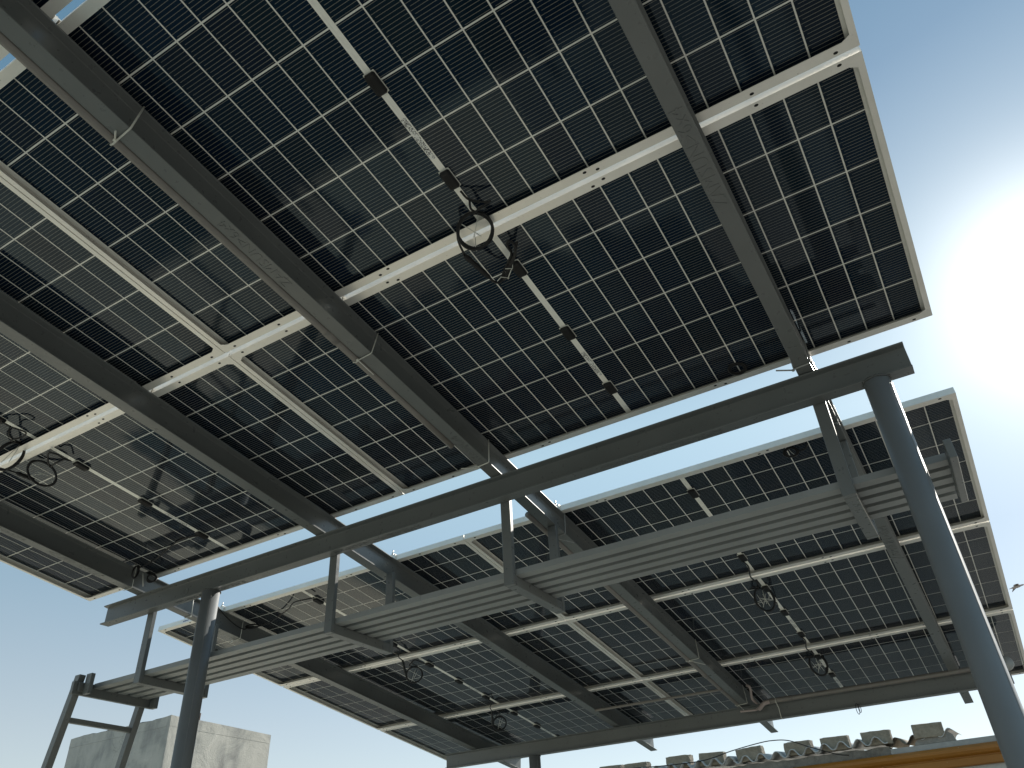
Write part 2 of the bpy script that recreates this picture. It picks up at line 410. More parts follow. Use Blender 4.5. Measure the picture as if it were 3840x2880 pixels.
# concrete blocks weighing the sheets down
def block_mesh(seed, chamfer=.012):
    rnd = random.Random(seed); bm = bmesh.new(); bmesh.ops.create_cube(bm, size=1)
    bmesh.ops.subdivide_edges(bm, edges=bm.edges, cuts=5, use_grid_fill=True)
    for v in bm.verts:
        v.co.x *= .245; v.co.y *= .13; v.co.z *= .115
        e = sum(1 for a, h in ((v.co.x, .1225), (v.co.y, .065), (v.co.z, .0575)) if abs(abs(a) - h) < 1e-4)
        k = .0022 if e == 1 else (.006 if e == 2 else .012)
        v.co -= Vector([math.copysign(rnd.uniform(0, k), q) for q in v.co])
    me = D.meshes.new('concrete_block'); bm.to_mesh(me); bm.free(); return me
blks = [(-3.56, 8.06, 2.782, -2, 'leftmost concrete block, low against the bottom picture edge'),
        (-3.28, 8.05, 2.772, -1, 'second concrete block from the left, low against the bottom picture edge'),
        (-2.83, 8.04, 2.780, -1, 'third concrete block from the left on the corrugated roof'),
        (-2.495, 8.04, 2.766, -2, 'fourth concrete block from the left, with a chipped right end'),
        (-2.125, 8.04, 2.762, 3, 'fifth concrete block from the left, with the black wire at its foot'),
        (-1.675, 8.05, 2.756, -1, 'fourth concrete block from the right on the corrugated roof'),
        (-1.345, 8.04, 2.750, -1, 'third concrete block from the right on the corrugated roof'),
        (-.99, 8.04, 2.748, -1, 'brownish concrete block second from the right on the roof'),
        (-.57, 8.04, 2.750, -1, 'rightmost concrete block, just left of the thick post')]
for i, (x, y, z, r_, lab) in enumerate(blks):
    o = link('concrete_block', block_mesh(i), M_BLOCK, None, (x, y, z + .006), (math.radians(4), math.radians(-r_), math.radians(random.uniform(-4, 9))))
    tag(o, lab, 'concrete block', 'concrete blocks weighing down the roof sheets')
c = Vector((-1.9, YW - .1, 2.72)); mb = MB()
w = [(-4.0, 8.0, 2.71), (-3.4, 7.95, 2.775), (-2.95, 7.9, 2.755), (-2.55, 7.9, 2.752), (-2.25, 7.9, 2.80), (-2.0, 7.9, 2.83), (-1.86, 7.9, 2.835), (-1.72, 7.9, 2.815), (-1.55, 7.9, 2.74), (-1.35, 7.93, 2.66), (-1.25, 7.96, 2.64)]
tube(mb, rel(smooth_path(w), c), .0045, 5); tag(mb.build('roof_wire', M_CABLE, None, c), 'thin black wire trailing over the corrugated roof sheets', 'wire')

# ------------------------------------------------------------------ steel structure
H_R, W_R = .112, .057
def text_mesh(s, size, ext=.0012):
    cu = D.curves.new('lettering', 'FONT'); cu.body = s; cu.size = size; cu.extrude = ext; cu.align_x = 'LEFT'; cu.align_y = 'CENTER'
    cu.offset = -.0006; cu.resolution_u = 2
    o = D.objects.new('tmp', cu); COL.objects.link(o); bpy.context.view_layer.update()
    me = D.meshes.new_from_object(o.evaluated_get(bpy.context.evaluated_depsgraph_get()))
    D.objects.remove(o); return me
def lettering(parent, s, size, loc, rdir, up, mat, ext=.0012):
    me = text_mesh(s, size, ext); me.materials.clear()
    r_ = Vector(rdir); u_ = Vector(up); n_ = r_.cross(u_)
    mt = Matrix((r_, u_, n_)).transposed().to_4x4(); mt.translation = Vector(loc)
    me.transform(mt); return link('lettering', me, mat, parent)

def vR(i, u):
    a, b = {0: (-.466, .011), 1: (-1.826, .004), 2: (-2.850, .0075), 3: (-4.188, .020)}[i]
    return a + b * u
RL = ['grey painted steel rafter passing beside the thick right post, rightmost of four', 'grey steel rafter carrying the grey conduit along its lower edge',
      'grey steel rafter third from the right, crossing the left half of both tables', 'leftmost grey steel rafter with a coil of black cable tied to it']
U0, U1 = -3.60, 4.02
for i in range(4):
    ua = vR(i, 0); sl = (vR(i, 1) - vR(i, 0))
    e = empty('steel_rafter', TW(ua, 0, 0)); yaw = -math.atan(sl)
    e.rotation_euler = (Matrix.Rotation(-TH, 3, 'X') @ Matrix.Rotation(yaw, 3, 'Z')).to_euler()
    tag(e, RL[i], 'rafter', 'sloping steel rafters')
    mb = MB(); prism(mb, iprof(W_R, H_R, .006, .005), 1, U0, U1, .0012); mb.build('beam_section', M_STEEL, e)
    zt = -H_R - .0002
    if i in (0, 1):
        for uu in ((-.92, 1.6) if i == 0 else (-.08, -1.35)):
            lettering(e, 'ZAMSUN>6x4', .062 if i == 0 else .05, (0, uu, zt), (0, -1, 0), (-1, 0, 0), M_STEEL)
    if i == 2:
        lettering(e, '<SUPER-DELUX>', .045, (0, 1.5, zt), (0, -1, 0), (-1, 0, 0), M_STEEL)
    if i == 3:
        lettering(e, 'ZAMSUN>6X4', .048, (0, -1.05, zt), (0, 1, 0), (1, 0, 0), M_STEEL)
        lettering(e, '<SUPER-DELUX', .048, (0, -.62, zt), (0, 1, 0), (1, 0, 0), M_STEEL)
        lettering(e, 'SUPER-DELUX', .045, (0, .62, zt), (0, 1, 0), (1, 0, 0), M_STEEL)

# crossbeam 1
Y1, Z1T, HB = 2.612, 3.2116, .1076
b1 = empty('steel_crossbeam', (-2.04, Y1 + .0285, Z1T)); tag(b1, 'near grey steel crossbeam carried by the two thick round posts, walkway hung from it', 'crossbeam', 'horizontal steel crossbeams')
mb = MB(); prism(mb, iprof(.057, HB, .006, .005), 0, -4.222 + 2.04, .141 + 2.04, .0012); mb.build('beam_section', M_STEEL, b1)
zt = -HB - .0002
for xs, s_, sz in ((-3.72, '6x4', .045), (-3.2, 'ZAMSUN', .045)): pass
for x_, s_ in ((-3.10, 'SUPER-DELUX<ZAMSUN>6x4'), (-1.98, 'SUPER-DELUX<ZAMSUN>6x4'), (-.55, 'SUPER-DELUX<ZAMSUN>6x4')):
    lettering(b1, s_, .040, (x_ + 2.04 , 0, zt), (-1, 0, 0), (0, 1, 0), M_STEEL)
me_s = text_mesh('SD 6x4', .05)
lettering(b1, 'SD4000', .055, (-.75 + 2.04, -.0026, -.055), (1, 0, 0), (0, 0, 1), M_STEEL, .0007)
for cxm in (-3.55,):
    mb = MB(); pts = [(cxm + 2.04 + .018 * math.cos(a * math.pi / 8), -.003, -.06 + .018 * math.sin(a * math.pi / 8)) for a in range(16)]
    tube(mb, pts, .0016, 5, closed=True); mb.build('rolled_mark', M_STEEL, b1)
# crossbeam 2 (slightly skewed)
x0b, y0b, x1b, y1b = -4.137, 5.905, .118, 5.990
b2 = empty('steel_crossbeam', (x0b, y0b + .0285, 2.7845)); b2.rotation_euler = (0, math.radians(.17), math.atan2(y1b - y0b, x1b - x0b))
tag(b2, 'far grey steel crossbeam under the far table, with a pipe along its top', 'crossbeam', 'horizontal steel crossbeams')
LB = math.hypot(x1b - x0b, y1b - y0b)
mb = MB(); prism(mb, iprof(.057, .110, .006, .005), 0, 0, LB, .0012); mb.build('beam_section', M_STEEL, b2)
lettering(b2, 'SUPER-DELUX  0026', .042, (1.05, -.0026, -.055), (1, 0, 0), (0, 0, 1), M_STEEL, .0009)
lettering(b2, 'SUPER-DELUX', .042, (2.75, -.0026, -.055), (1, 0, 0), (0, 0, 1), M_STEEL, .0009)

def post(x, y, ztop, r_, lab):
    e = empty('steel_post', (x, y, 0)); tag(e, lab, 'post', 'round steel posts')
    n = 48; mb = MB(); v = [(r_ * math.cos(2 * math.pi * k / n), r_ * math.sin(2 * math.pi * k / n), z) for z in (0, ztop) for k in range(n)]
    mb.add(v, [(k, (k + 1) % n, n + (k + 1) % n, n + k) for k in range(n)] + [tuple(range(n, 2 * n))], True); mb.sm[-1] = False
    mb.build('pipe', M_POST, e)
    mb = MB(); n = 60; pts = [((r_ + .001) * math.cos(2 * math.pi * k / n), (r_ + .001) * math.sin(2 * math.pi * k / n), ztop - .003 + random.uniform(-.002, .002)) for k in range(n)]
    tube(mb, pts, [random.uniform(.0025, .0048) for _ in range(n)], 6, closed=True); mb.build('weld_bead', M_WELD, e)
    mb = MB(); a = math.radians(-35); pts = [((r_) * math.cos(a), r_ * math.sin(a), z * ztop / 60) for z in range(61)]
    tube(mb, pts, [random.uniform(.0008, .0016) for _ in range(61)], 5); mb.build('seam', M_POST, e)
    mb = MB(); mb.cbox(-.1, .1, -.1, .1, 0.002, .012); mb.build('base_plate', M_POST, e)
    return e
post(.017, 2.6405, Z1T - HB + .001, .0455, 'thick grey round post at the right, nearest the camera')
post(-3.347, 2.6405, Z1T - HB + .001, .0455, 'thick grey round post at the left, in front of the tank block')
post(-3.295, 5.952, 2.672, .046, 'grey round post under the far crossbeam, only its top in view')

# walkway
wk = empty('walkway', (-2.07, 2.87, 2.775)); tag(wk, 'narrow grey corrugated steel walkway hung between the two tables', 'walkway')
OX, OY, OZ = -2.07, 2.87, 2.775
mb = MB(); prof = [(2.695, 2.800)]
y = 2.695; prof.append((y, 2.775))
for k in range(5):
    y += .047; prof.append((y, 2.775))
    if k < 4:
        prof += [(y + .002, 2.796), (y + .028, 2.796), (y + .030, 2.775)]; y += .030
prof.append((y, 2.800)); top = [(a + (.0018 if i == 0 or i == 1 else (-.0018 if i >= len(prof) - 2 else 0)), b + (0 if i in (0, len(prof) - 1) else .0018)) for i, (a, b) in enumerate(prof)]
for xa, xb in ((-4.262, -2.02), (-2.018, .131)):
    prism(mb, [(a - OY, b - OZ) for a, b in prof] + [(a - OY, b - OZ) for a, b in top[::-1]], 0, xa - OX, xb - OX)
mb.build('deck_plate', M_DECK, wk)
def wbox(name, x0, x1, y0, y1, z0, z1, mat=M_STEEL, c=.0018):
    mb = MB(); mb.cbox(x0 - OX, x1 - OX, y0 - OY, y1 - OY, z0 - OZ, z1 - OZ, c); return mb.build(name, mat, wk)
for hx, w_ in ((-3.862, .048), (-2.530, .046), (-1.549, .046), (-.1910, .046)):
    a, b = hx - w_ / 2, hx + w_ / 2
    wbox('hanger', a, b, 2.6695, 2.6935, 2.7315, 3.145)
    yt = 3.103; wbox('hanger', a + .001, b + .001, yt, yt + .024, 2.7305, 3.5525 - .129 * (yt + .02) + .0005)
    wbox('cross_bar', a + .0005, b - .0005, 2.6945, yt - .001, 2.731, 2.7735)
for xa, xb, ya, yb in ((-4.288, -4.264, 2.578, 3.092), (.133, .157, 2.590, 2.985)):
    wbox('end_bar', xa, xb, ya, yb, 2.731, 2.797)
wbox('stub', -4.248, -4.202, 2.627, 2.651, 2.731, 2.838); wbox('stub', -4.250, -4.204, 3.060, 3.084, 2.722, 2.80)
mb = MB(); mb.cbox(-4.262 - OX, -4.248 - OX, 2.60 - OY, 2.65 - OY, 2.745 - OZ, 2.79 - OZ); mb.build('gusset', M_STEEL, wk)

# ladder
ld = empty('ladder', (-4.31, 2.84, 2.731)); tag(ld, 'dark grey steel ladder leaning against the left end of the walkway', 'ladder')
lean = .058 / .277
def rail(y0, y1, ztop):
    mb = MB(); zb = -2.731; v = []
    for z in (zb, ztop):
        xc = z * lean
        for yy_ in (y0, y1):
            for xx in (-.0215, .0215): v.append((xc + xx, yy_ - 2.84, z))
    mb.add(v, [(0, 2, 3, 1), (4, 5, 7, 6), (0, 1, 5, 4), (2, 6, 7, 3), (0, 4, 6, 2), (1, 3, 7, 5)])
    bm = bmesh.new(); o = mb.build('rail', M_STEEL, ld); bm.from_mesh(o.data)
    bmesh.ops.bevel(bm, geom=list(bm.edges), offset=.0018, segments=1, affect='EDGES'); bm.to_mesh(o.data); bm.free(); return o
rail(2.600, 2.638, .105); rail(3.022, 3.060, .06)
for k in range(9):
    z = -.118 - .285 * k; xc = z * lean
    mb = MB(); mb.cbox(xc - .0125, xc + .0145, 2.6385 - 2.84, 3.0215 - 2.84, z - .013, z + .013); mb.build('rung', M_STEEL, ld)

# ------------------------------------------------------------------ solar panels
PW, PH, GV, GU1, GU2 = 2.382, 1.134, .004, .0180, .0170
ZG = .0235
def frame_mesh():
    mb = MB(); a, b = PW / 2, PH / 2; t_ = .0016
    for s_ in (-1, 1):
        y0, y1 = (s_ * b, s_ * (b - t_)) if s_ > 0 else (s_ * b, s_ * (b - t_))
        lo, hi = sorted((y0, y1)); mb.box(-a, a, lo, hi, .0017, .030)
        f0, f1 = sorted((s_ * b, s_ * (b - .031))); mb.box(-a, a, f0, f1, 0, .0016)
        f0, f1 = sorted((s_ * (b - .0017), s_ * (b - .0105))); mb.box(-a + .002, a - .002, f0, f1, .0212, .0228)
        lo, hi = sorted((s_ * a, s_ * (a - t_))); mb.box(lo, hi, -b + .0017, b - .0017, .0017, .0298)
        f0, f1 = sorted((s_ * a, s_ * (a - .018))); mb.box(f0, f1, -b + .0311, b - .0311, .0001, .0016)
        f0, f1 = sorted((s_ * (a - .0017), s_ * (a - .0105))); mb.box(f0, f1, -b + .011, b - .011, .0211, .0227)
        for s2 in (-1, 1):                                   # scalloped corner webs
            c = (s_ * (a - .018), s2 * (b - .031)); v = [(c[0], c[1], .0002)]
            for k in range(7):
                q = k / 6 * math.pi / 2; v.append((c[0] - s_ * .022 * math.sin(q) * (1 - .3 * math.sin(2 * q)), c[1] - s2 * .012 * math.cos(q) * (1 - .3 * math.sin(2 * q)), .0002))
            n = len(v); mb.add(v + [(p[0], p[1], .0015) for p in v], [tuple(range(n)), tuple(range(n, 2 * n))] + [(i, (i + 1) % n, n + (i + 1) % n, n + i) for i in range(n)])
    me = D.meshes.new('frame'); me.from_pydata(mb.v, [], mb.f)
    bm = bmesh.new(); bm.from_mesh(me); bmesh.ops.recalc_face_normals(bm, faces=bm.faces); bm.to_mesh(me); bm.free(); me.materials.append(M_ALU); return me
def simple(fn, name, mat):
    mb = MB(); fn(mb); me = D.meshes.new(name); me.from_pydata(mb.v, [], mb.f)
    bm = bmesh.new(); bm.from_mesh(me); bmesh.ops.recalc_face_normals(bm, faces=bm.faces); bm.to_mesh(me); bm.free()
    for p, q in zip(me.polygons, mb.sm): p.use_smooth = q
    me.materials.append(mat); return me
CU, CV = .1852, .0966                                        # cell pitch
ME_FRAME = frame_mesh()
ME_GLASS = simple(lambda m_: m_.box(-PW / 2 + .0018, PW / 2 - .0018, -PH / 2 + .0018, PH / 2 - .0018, ZG + .0004, .0292), 'glass', M_GRID)
ME_CELL = simple(lambda m_: m_.box(-(CV - .0048) / 2, (CV - .0048) / 2, -(CU - .0052) / 2, (CU - .0052) / 2, -.0003, .0), 'cell', M_CELL)
def strip_(m_):
    m_.box(-.0112, -.0028, -PH / 2 + .012, PH / 2 - .012, ZG - .0012, ZG + .0003); m_.box(-.0028, .0028, -PH / 2 + .012, PH / 2 - .012, ZG - .0006, ZG + .0003); m_.box(.0028, .0112, -PH / 2 + .012, PH / 2 - .012, ZG - .0012, ZG + .0003)
ME_STRIP = simple(strip_, 'centre_strip', M_STRIP)
def holes(m_):
    for s_ in (-1, 1):
        for x in (-1.13, -.90, -.70, -.42, -.38, .38, .42, .70, .90, 1.13):
            yy_ = s_ * (PH / 2 - (.011 if abs(x) in (.9, .42, 1.13) else .02)); n = 10
            v = [(x + .0065 * math.cos(2 * math.pi * k / n), yy_ + .0042 * math.sin(2 * math.pi * k / n), z) for z in (-.0004, .0003) for k in range(n)]
            m_.add(v, [tuple(range(n)), tuple(range(n, 2 * n))] + [(k, (k + 1) % n, n + (k + 1) % n, n + k) for k in range(n)])
ME_HOLES = simple(holes, 'mounting_holes', M_HOLE)
def jb(m_):
    m_.cbox(-.0175, .0175, -.035, .035, -.017, 0, .005)
    for k in range(5): m_.box(-.011 + k * .0045, -.009 + k * .0045, -.022, .022, -.0178, -.0169)
ME_JB = simple(jb, 'junction_box', M_BLACK)
ME_JBP = simple(lambda m_: m_.cbox(-.0195, .0195, -.037, .037, -.004, -.0002, .0018), 'box_rim', M_TIE)
def lab(m_): m_.box(-.0085, .0085, -.078, .078, ZG - .0017, ZG - .0013)
ME_LAB = simple(lab, 'label_print', M_LABEL)
def panel(v, u, label, group, gaps=()):
    e = empty('solar_panel', TW(v, u, 0), PITCH); tag(e, label, 'solar panel', group)
    link('frame', ME_FRAME, None, e); link('glass', ME_GLASS, None, e); link('centre_strip', ME_STRIP, None, e); link('mounting_holes', ME_HOLES, None, e)
    for h in (-1, 1):
        for i in range(12):
            for j in range(6):
                o = link('cell', ME_CELL, None, e, (h * (.0063 + CV * (i + .5)), (j - 2.5) * CU, ZG))
    for k in (-.366, 0, .366):
        j_ = link('junction_box', ME_JB, None, e, (.002, k, ZG - .0012)); link('box_rim', ME_JBP, None, j_, (0, 0, 0))
    link('label_print', ME_LAB, None, e, (-.001, .205, 0)); return e
cols = ((-PW / 2, 'right'), (-PW * 1.5 - GV, 'left'))
G1, G2 = 'solar panels of the near table', 'solar panels of the far table'
for v, side in cols:
    panel(v, -PH / 2, 'near table panel, %s column, row next to the walkway gap' % side, G1)
    panel(v, -PH * 1.5 - GU1, 'near table panel, %s column, middle row almost overhead' % side, G1)
    panel(v, -PH * 2.5 - GU1 * 2 - .0015, 'near table panel, %s column, topmost row at the picture edge' % side, G1)
V2, U2 = .0076, .5033
for v, side in cols:
    for r_, nm in enumerate(('first row beside the walkway', 'middle row', 'last row by the far crossbeam')):
        panel(v + V2, U2 + PH * (r_ + .5) + GU2 * r_, 'far table panel, %s column, %s' % (side, nm), G2)
# clamps in the row gaps over the rafters
def clamp(v, u, end, lab):
    e = empty('panel_clamp', TW(v, u, 0), PITCH); tag(e, lab, 'clamp', 'clamps holding the panels on the rafters')
    mb = MB(); mb.box(-.022, .022, -.0052, .0052, -.0, .0298)
    if end: mb.box(-.022, .022, -.0052, end * .012 if end > 0 else .0052, .0302, .0335) if end > 0 else mb.box(-.022, .022, end * .012, .0052, .0302, .0335)
    else: mb.box(-.022, .022, -.018, .018, .0302, .0335)
    mb.build('clamp_body', M_ALU, e)
    mb = MB(); tube(mb, [(0, 0, .0335), (0, 0, .041)], .0065, 6); tube(mb, [(0, 0, .041), (0, 0, .062)], .003, 6); mb.build('bolt', M_ZINC, e)
rn = ('rightmost', 'second from the right', 'third from the right', 'leftmost')
for i in range(4):
    for u, en, w_ in ((-PH * 2 - GU1 * 1.5 - .001, 0, 'in the topmost gap of the near table'), (-PH - GU1 / 2, 0, 'in the lower gap of the near table'),
                      (.006, -1, 'at the lower edge of the near table'), (U2 - .006, 1, 'at the upper edge of the far table'),
                      (U2 + PH + GU2 / 2, 0, 'in the first gap of the far table'), (U2 + 2 * PH + GU2 * 1.5, 0, 'in the second gap of the far table')):
        clamp(vR(i, u), u, en, 'small clamp %s, %s rafter' % (w_, rn[i]))
# blue print on the frame edge
mb = MB(); rr = random.Random(3)
for k in range(9):
    x = k * .0055; mb.box(x, x + .004, -.0006, 0, rr.uniform(.010, .0125), rr.uniform(.016, .019))
e_ = None
for o in D.objects:
    if o.get('label', '').startswith('far table panel, left column, first row'): e_ = o
mb.build('maker_print', M_BLUE, e_, (-PW / 2 + .235, -PH / 2 - .0001, 0))

# ------------------------------------------------------------------ cables
def cable(name, runs, lab, cat, group=None, r=.0038, mat=None, ties=(), extra=None, seg=7):
    """runs: lists of (v,u,z) table points"""
    W0 = TW(*runs[0][0]); e = empty(name, W0); tag(e, lab, cat, group)
    mb = MB()
    for rn_ in runs: tube(mb, rel([p for p in smooth_path([TW(*p) for p in rn_])], W0), r, seg)
    mb.build('cable', mat or M_CABLE, e)
    if extra: extra(e, W0)
    if ties:
        mb = MB()
        for tr in ties: tube(mb, rel([TW(*p) for p in tr], W0), .0016, 5)
        mb.build('cable_tie', M_TIE, e)
    return e
def ring(c, ax, ay, rad_a, rad_b, turns, seed=0, jit=.0045):
    rnd = random.Random(seed); out_ = []
    for t_ in range(turns):
        ja, jb_ = rnd.uniform(-jit, jit), rnd.uniform(-jit, jit); off = rnd.uniform(-jit, jit) * 1.4; n = 20; nn = Vector(ax).cross(Vector(ay)).normalized()
        out_.append([tuple(Vector(c) + Vector(ax) * (math.cos(2 * math.pi * k / n) * (rad_a + ja)) + Vector(ay) * (math.sin(2 * math.pi * k / n) * (rad_b + jb_)) + nn * off) for k in range(n + 1)])
    return out_
def axes(c, tilt=0.0, flatv=None):
    """two axes facing the view from below at table point c"""
    d = (Vector(c) - C0).normalized(); a = d.cross(Vector((0, .3, 1))).normalized(); b = a.cross(d).normalized()
    if tilt: b = (b * math.cos(tilt) + d * math.sin(tilt)).normalized()
    return a, b
def coil(c, ra, rb, turns, seed, tilt=0.0, rot=0.0):
    a, b = axes(c, tilt); a2 = a * math.cos(rot) + b * math.sin(rot); b2 = b * math.cos(rot) - a * math.sin(rot)
    return ring(c, a2, b2, ra, rb, turns, seed), a2, b2
def connector(pts, r=.0085):
    def f(e, W0):
        mb = MB(); P_ = rel([TW(*p) for p in pts], W0); n = 14; q = []; rr = []
        for k in range(n + 1):
            t_ = k / n; q.append(P_[0].lerp(P_[1], t_)); rr.append(r * (.62 if k in (0, n) else (1.0 if (k // 2) % 2 else .82)))
        tube(mb, q, rr, 10); mb.build('plug_connector', M_BLACK, e)
    return f
GC = 'coiled cables hanging under the panels'
# near table, right column
rg, a, b = coil((-1.205, -1.178, -.035), .056, .058, 5, 1)
c = Vector((-1.205, -1.178, -.035))
ties = [[tuple(c - a * .062 - b * .0), tuple(c - a * .045 - b * .002), tuple(c + a * .026 - b * .006)], [tuple(c - a * .022 + b * .058), tuple(c - a * .012 + b * .04), tuple(c + a * .006 - b * .022)], [tuple(c + a * .01 - b * .018), tuple(c + a * .028 - b * .052), tuple(c + a * .034 - b * .055)]]
cable('cable_coil', rg + [[(-1.18, -1.305, .008), (-1.165, -1.275, -.012), (-1.12, -1.245, -.02), (-1.108, -1.243, -.02), (-1.15, -1.24, -.03), (-1.174, -1.237, -.035), tuple(c - a * .012 + b * .058)],
      [(-1.165, -1.275, -.012), (-1.172, -1.25, -.03), tuple(c + b * .06)],
      [tuple(c - a * .057 + b * .005), (-1.268, -1.185, -.042), (-1.286, -1.118, -.045)]], 'ring of black cable tied with white strips, hanging over the pale frame joint overhead', 'cable coil', GC, ties=ties,
      extra=connector([(-1.286, -1.118, -.045), (-1.268, -.99, -.042)], .0095))
cable('cable_loop', [[(-1.268, -.99, -.042), (-1.262, -.968, -.045), (-1.248, -.955, -.042), (-1.225, -.965, -.036), (-1.175, -1.005, -.03), (-1.14, -1.035, -.03), (-1.127, -1.062, -.03), (-1.14, -1.078, -.02), (-1.155, -1.06, -.015), (-1.16, -1.03, -.01), (-1.178, -1.0, .004)],
      [(-1.235, -.955, -.04), (-1.195, -.985, -.034), (-1.15, -1.02, -.032), (-1.132, -1.05, -.03), (-1.12, -1.06, -.02), (-1.135, -1.04, -.02), (-1.17, -1.0, -.026), (-1.225, -.955, -.036)],
      [(-1.24, -.962, -.036), (-1.2, -.995, -.028), (-1.155, -1.03, -.024)]], 'short looped black cable bundle tied beside the box past the overhead ring', 'cable coil', GC, r=.0042,
      ties=[[(-1.25, -.97, -.05), (-1.232, -.976, -.045), (-1.212, -.955, -.04), (-1.222, -.945, -.03)], [(-1.2, -1.0, -.045), (-1.18, -.985, -.04), (-1.172, -1.0, -.03)], [(-1.215, -.958, -.045), (-1.185, -.985, -.042)]])
# near table, left column
rg, a, b = coil((-3.712, -1.186, -.035), .046, .068, 4, 2, .0, .05); c = Vector((-3.712, -1.186, -.035))
cable('cable_coil', rg + [[(-3.565, -1.33, .004), (-3.54, -1.30, -.012), (-3.515, -1.275, -.02), (-3.508, -1.245, -.02), (-3.54, -1.235, -.025), (-3.602, -1.249, -.03), tuple(c + b * .069)],
      [(-3.54, -1.30, -.012), (-3.575, -1.275, -.03), tuple(c + b * .07)], [tuple(c - b * .066), (-3.808, -1.112, -.04), (-3.80, -1.09, -.04)]], 'tall ring of black cable by the left picture edge below the cream frame joint', 'cable coil', GC,
      ties=[[tuple(c + b * .07), tuple(c - a * .004 - b * .04)], [tuple(c + b * .066 + a * .002), tuple(c + a * .018 - b * .02)]], extra=connector([(-3.80, -1.09, -.04), (-3.782, -1.012, -.04)], .010))
rg, a, b = coil((-3.708, -1.024, -.035), .070, .044, 4, 3, .0, -.1); c = Vector((-3.708, -1.024, -.035))
cable('cable_coil', rg + [[(-3.563, -.995, .004), (-3.545, -1.03, -.015), (-3.535, -1.075, -.02), (-3.56, -1.098, -.02), (-3.60, -1.07, -.03), (-3.628, -1.04, -.035)], [(-3.545, -1.03, -.015), (-3.59, -1.04, -.03), (-3.63, -1.035, -.035)]],
      'wide flat ring of black cable next to a junction box, left edge', 'cable coil', GC, ties=[[tuple(c - a * .03 - b * .045), tuple(c + a * .01 + b * .01)], [tuple(c - a * .02 - b * .01), tuple(c + a * .05 + b * .02)], [tuple(c + a * .066), tuple(c + a * .05 + b * .008)]])
# small coil under right column by the walkway gap
rg, a, b = coil((-.703, -.064, .008), .030, .020, 3, 4); c = Vector((-.703, -.064, .008))
cable('cable_coil', rg, 'small black cable ring at the near table edge beside the walkway gap', 'cable coil', GC)
rg, a, b = coil((-.679, .588, .005), .028, .018, 3, 5); c = Vector((-.679, .588, .005))
cable('cable_coil', rg + [[tuple(c + a * .02), (-.62, .60, .01), (-.60, .57, .012)]], 'small black cable ring with a white tie, upper edge of the far table', 'cable coil', GC, ties=[[tuple(c + b * .018 - a * .01), tuple(c - b * .004 + a * .004), tuple(c - b * .02 + a * .022)]])
# leftmost rafter: coil tied on it and cable to the box
vD = vR(3, -.15)
cable('cable_coil', ring((vD + .062, -.16, -.040), (.25, -.6, .55), (-.1, .35, .9), .030, .034, 3, 6) + ring((vD + .075, -.06, -.035), (.2, .7, -.1), (0, .35, .9), .030, .026, 3, 8) +
      [[(vD + .06, -.15, -.012), (-3.98, -.16, -.0), (-3.86, -.19, .012), (-3.72, -.22, .018), (-3.60, -.21, .012), (-3.575, -.20, .006)]],
      'bow of black cable tied with a white strip to the leftmost rafter', 'cable coil', GC,
      ties=[[(vD + .075, -.175, .0), (vD + .034, -.135, -.09), (vD + .032, -.13, -.114), (vD - .04, -.13, -.116)], [(vD + .07, -.12, -.03), (vD + .05, -.08, -.09)]])
vD2 = vR(3, .65)
cable('feed_cable', [[(-3.54, .64, .004), (-3.57, .61, -.012), (-3.66, .60, -.015), (-3.76, .66, -.008), (-3.88, .715, .004), (-3.99, .748, -.005), (-4.07, .74, -.02), (vD2 + .04, .70, -.03), (vD2 + .03, .68, -.05), (vD2 + .038, .60, -.055), (vD2 + .04, .50, -.03), (vD2 + .045, .42, .0), (vD2 + .04, .36, .012)],
      ] + ring((vD2 + .075, .70, -.03), (.9, .3, 0), (-.1, .3, .8), .045, .020, 3, 9), 'thin black cable from a junction box to the leftmost far rafter', 'cable')
# far table coils
def hang(v, u, cv, cu, seed, lab_, s=1.0, z=-.055):
    rg, a, b = coil((cv, cu, z), .055 * s, .052 * s, 4, seed, .0, .3); c = Vector((cv, cu, z))
    dv = cv - v
    cable('cable_coil', rg + [[(v, u + .02, .004), (v + .01, u + .06, -.01), (v - .03, u + .10, -.03), (v + dv * .55, u + (cu - u) * .5, -.03)], [tuple(c + b * .054 * s + a * .02), (cv + .06, cu - .11, -.025), (cv + .09, cu - .12, -.01), (cv + .10, cu - .02, -.005)], [tuple(c + b * .05 * s), (cv + .03, cu - .10, -.03), (cv + .07, cu - .12, -.015)]],
          lab_, 'cable coil', GC, r=.0036, ties=[[tuple(c - b * .05 - a * .02), tuple(c + b * .04 + a * .01)], [tuple(c - b * .02 + a * .0), tuple(c + b * .03 + a * .026)]],
          extra=connector([(v + dv * .5, u + (cu - u) * .46, -.032), (cv - .055, cu - .02, -.06)], .0095))
hang(-3.565, 1.44, -3.654, 1.803, 11, 'hanging ring of black cable, left column, first gap of the far table')
hang(-3.56, 2.585, -3.678, 2.968, 12, 'hanging ring of black cable, left column, second gap of the far table', .95)
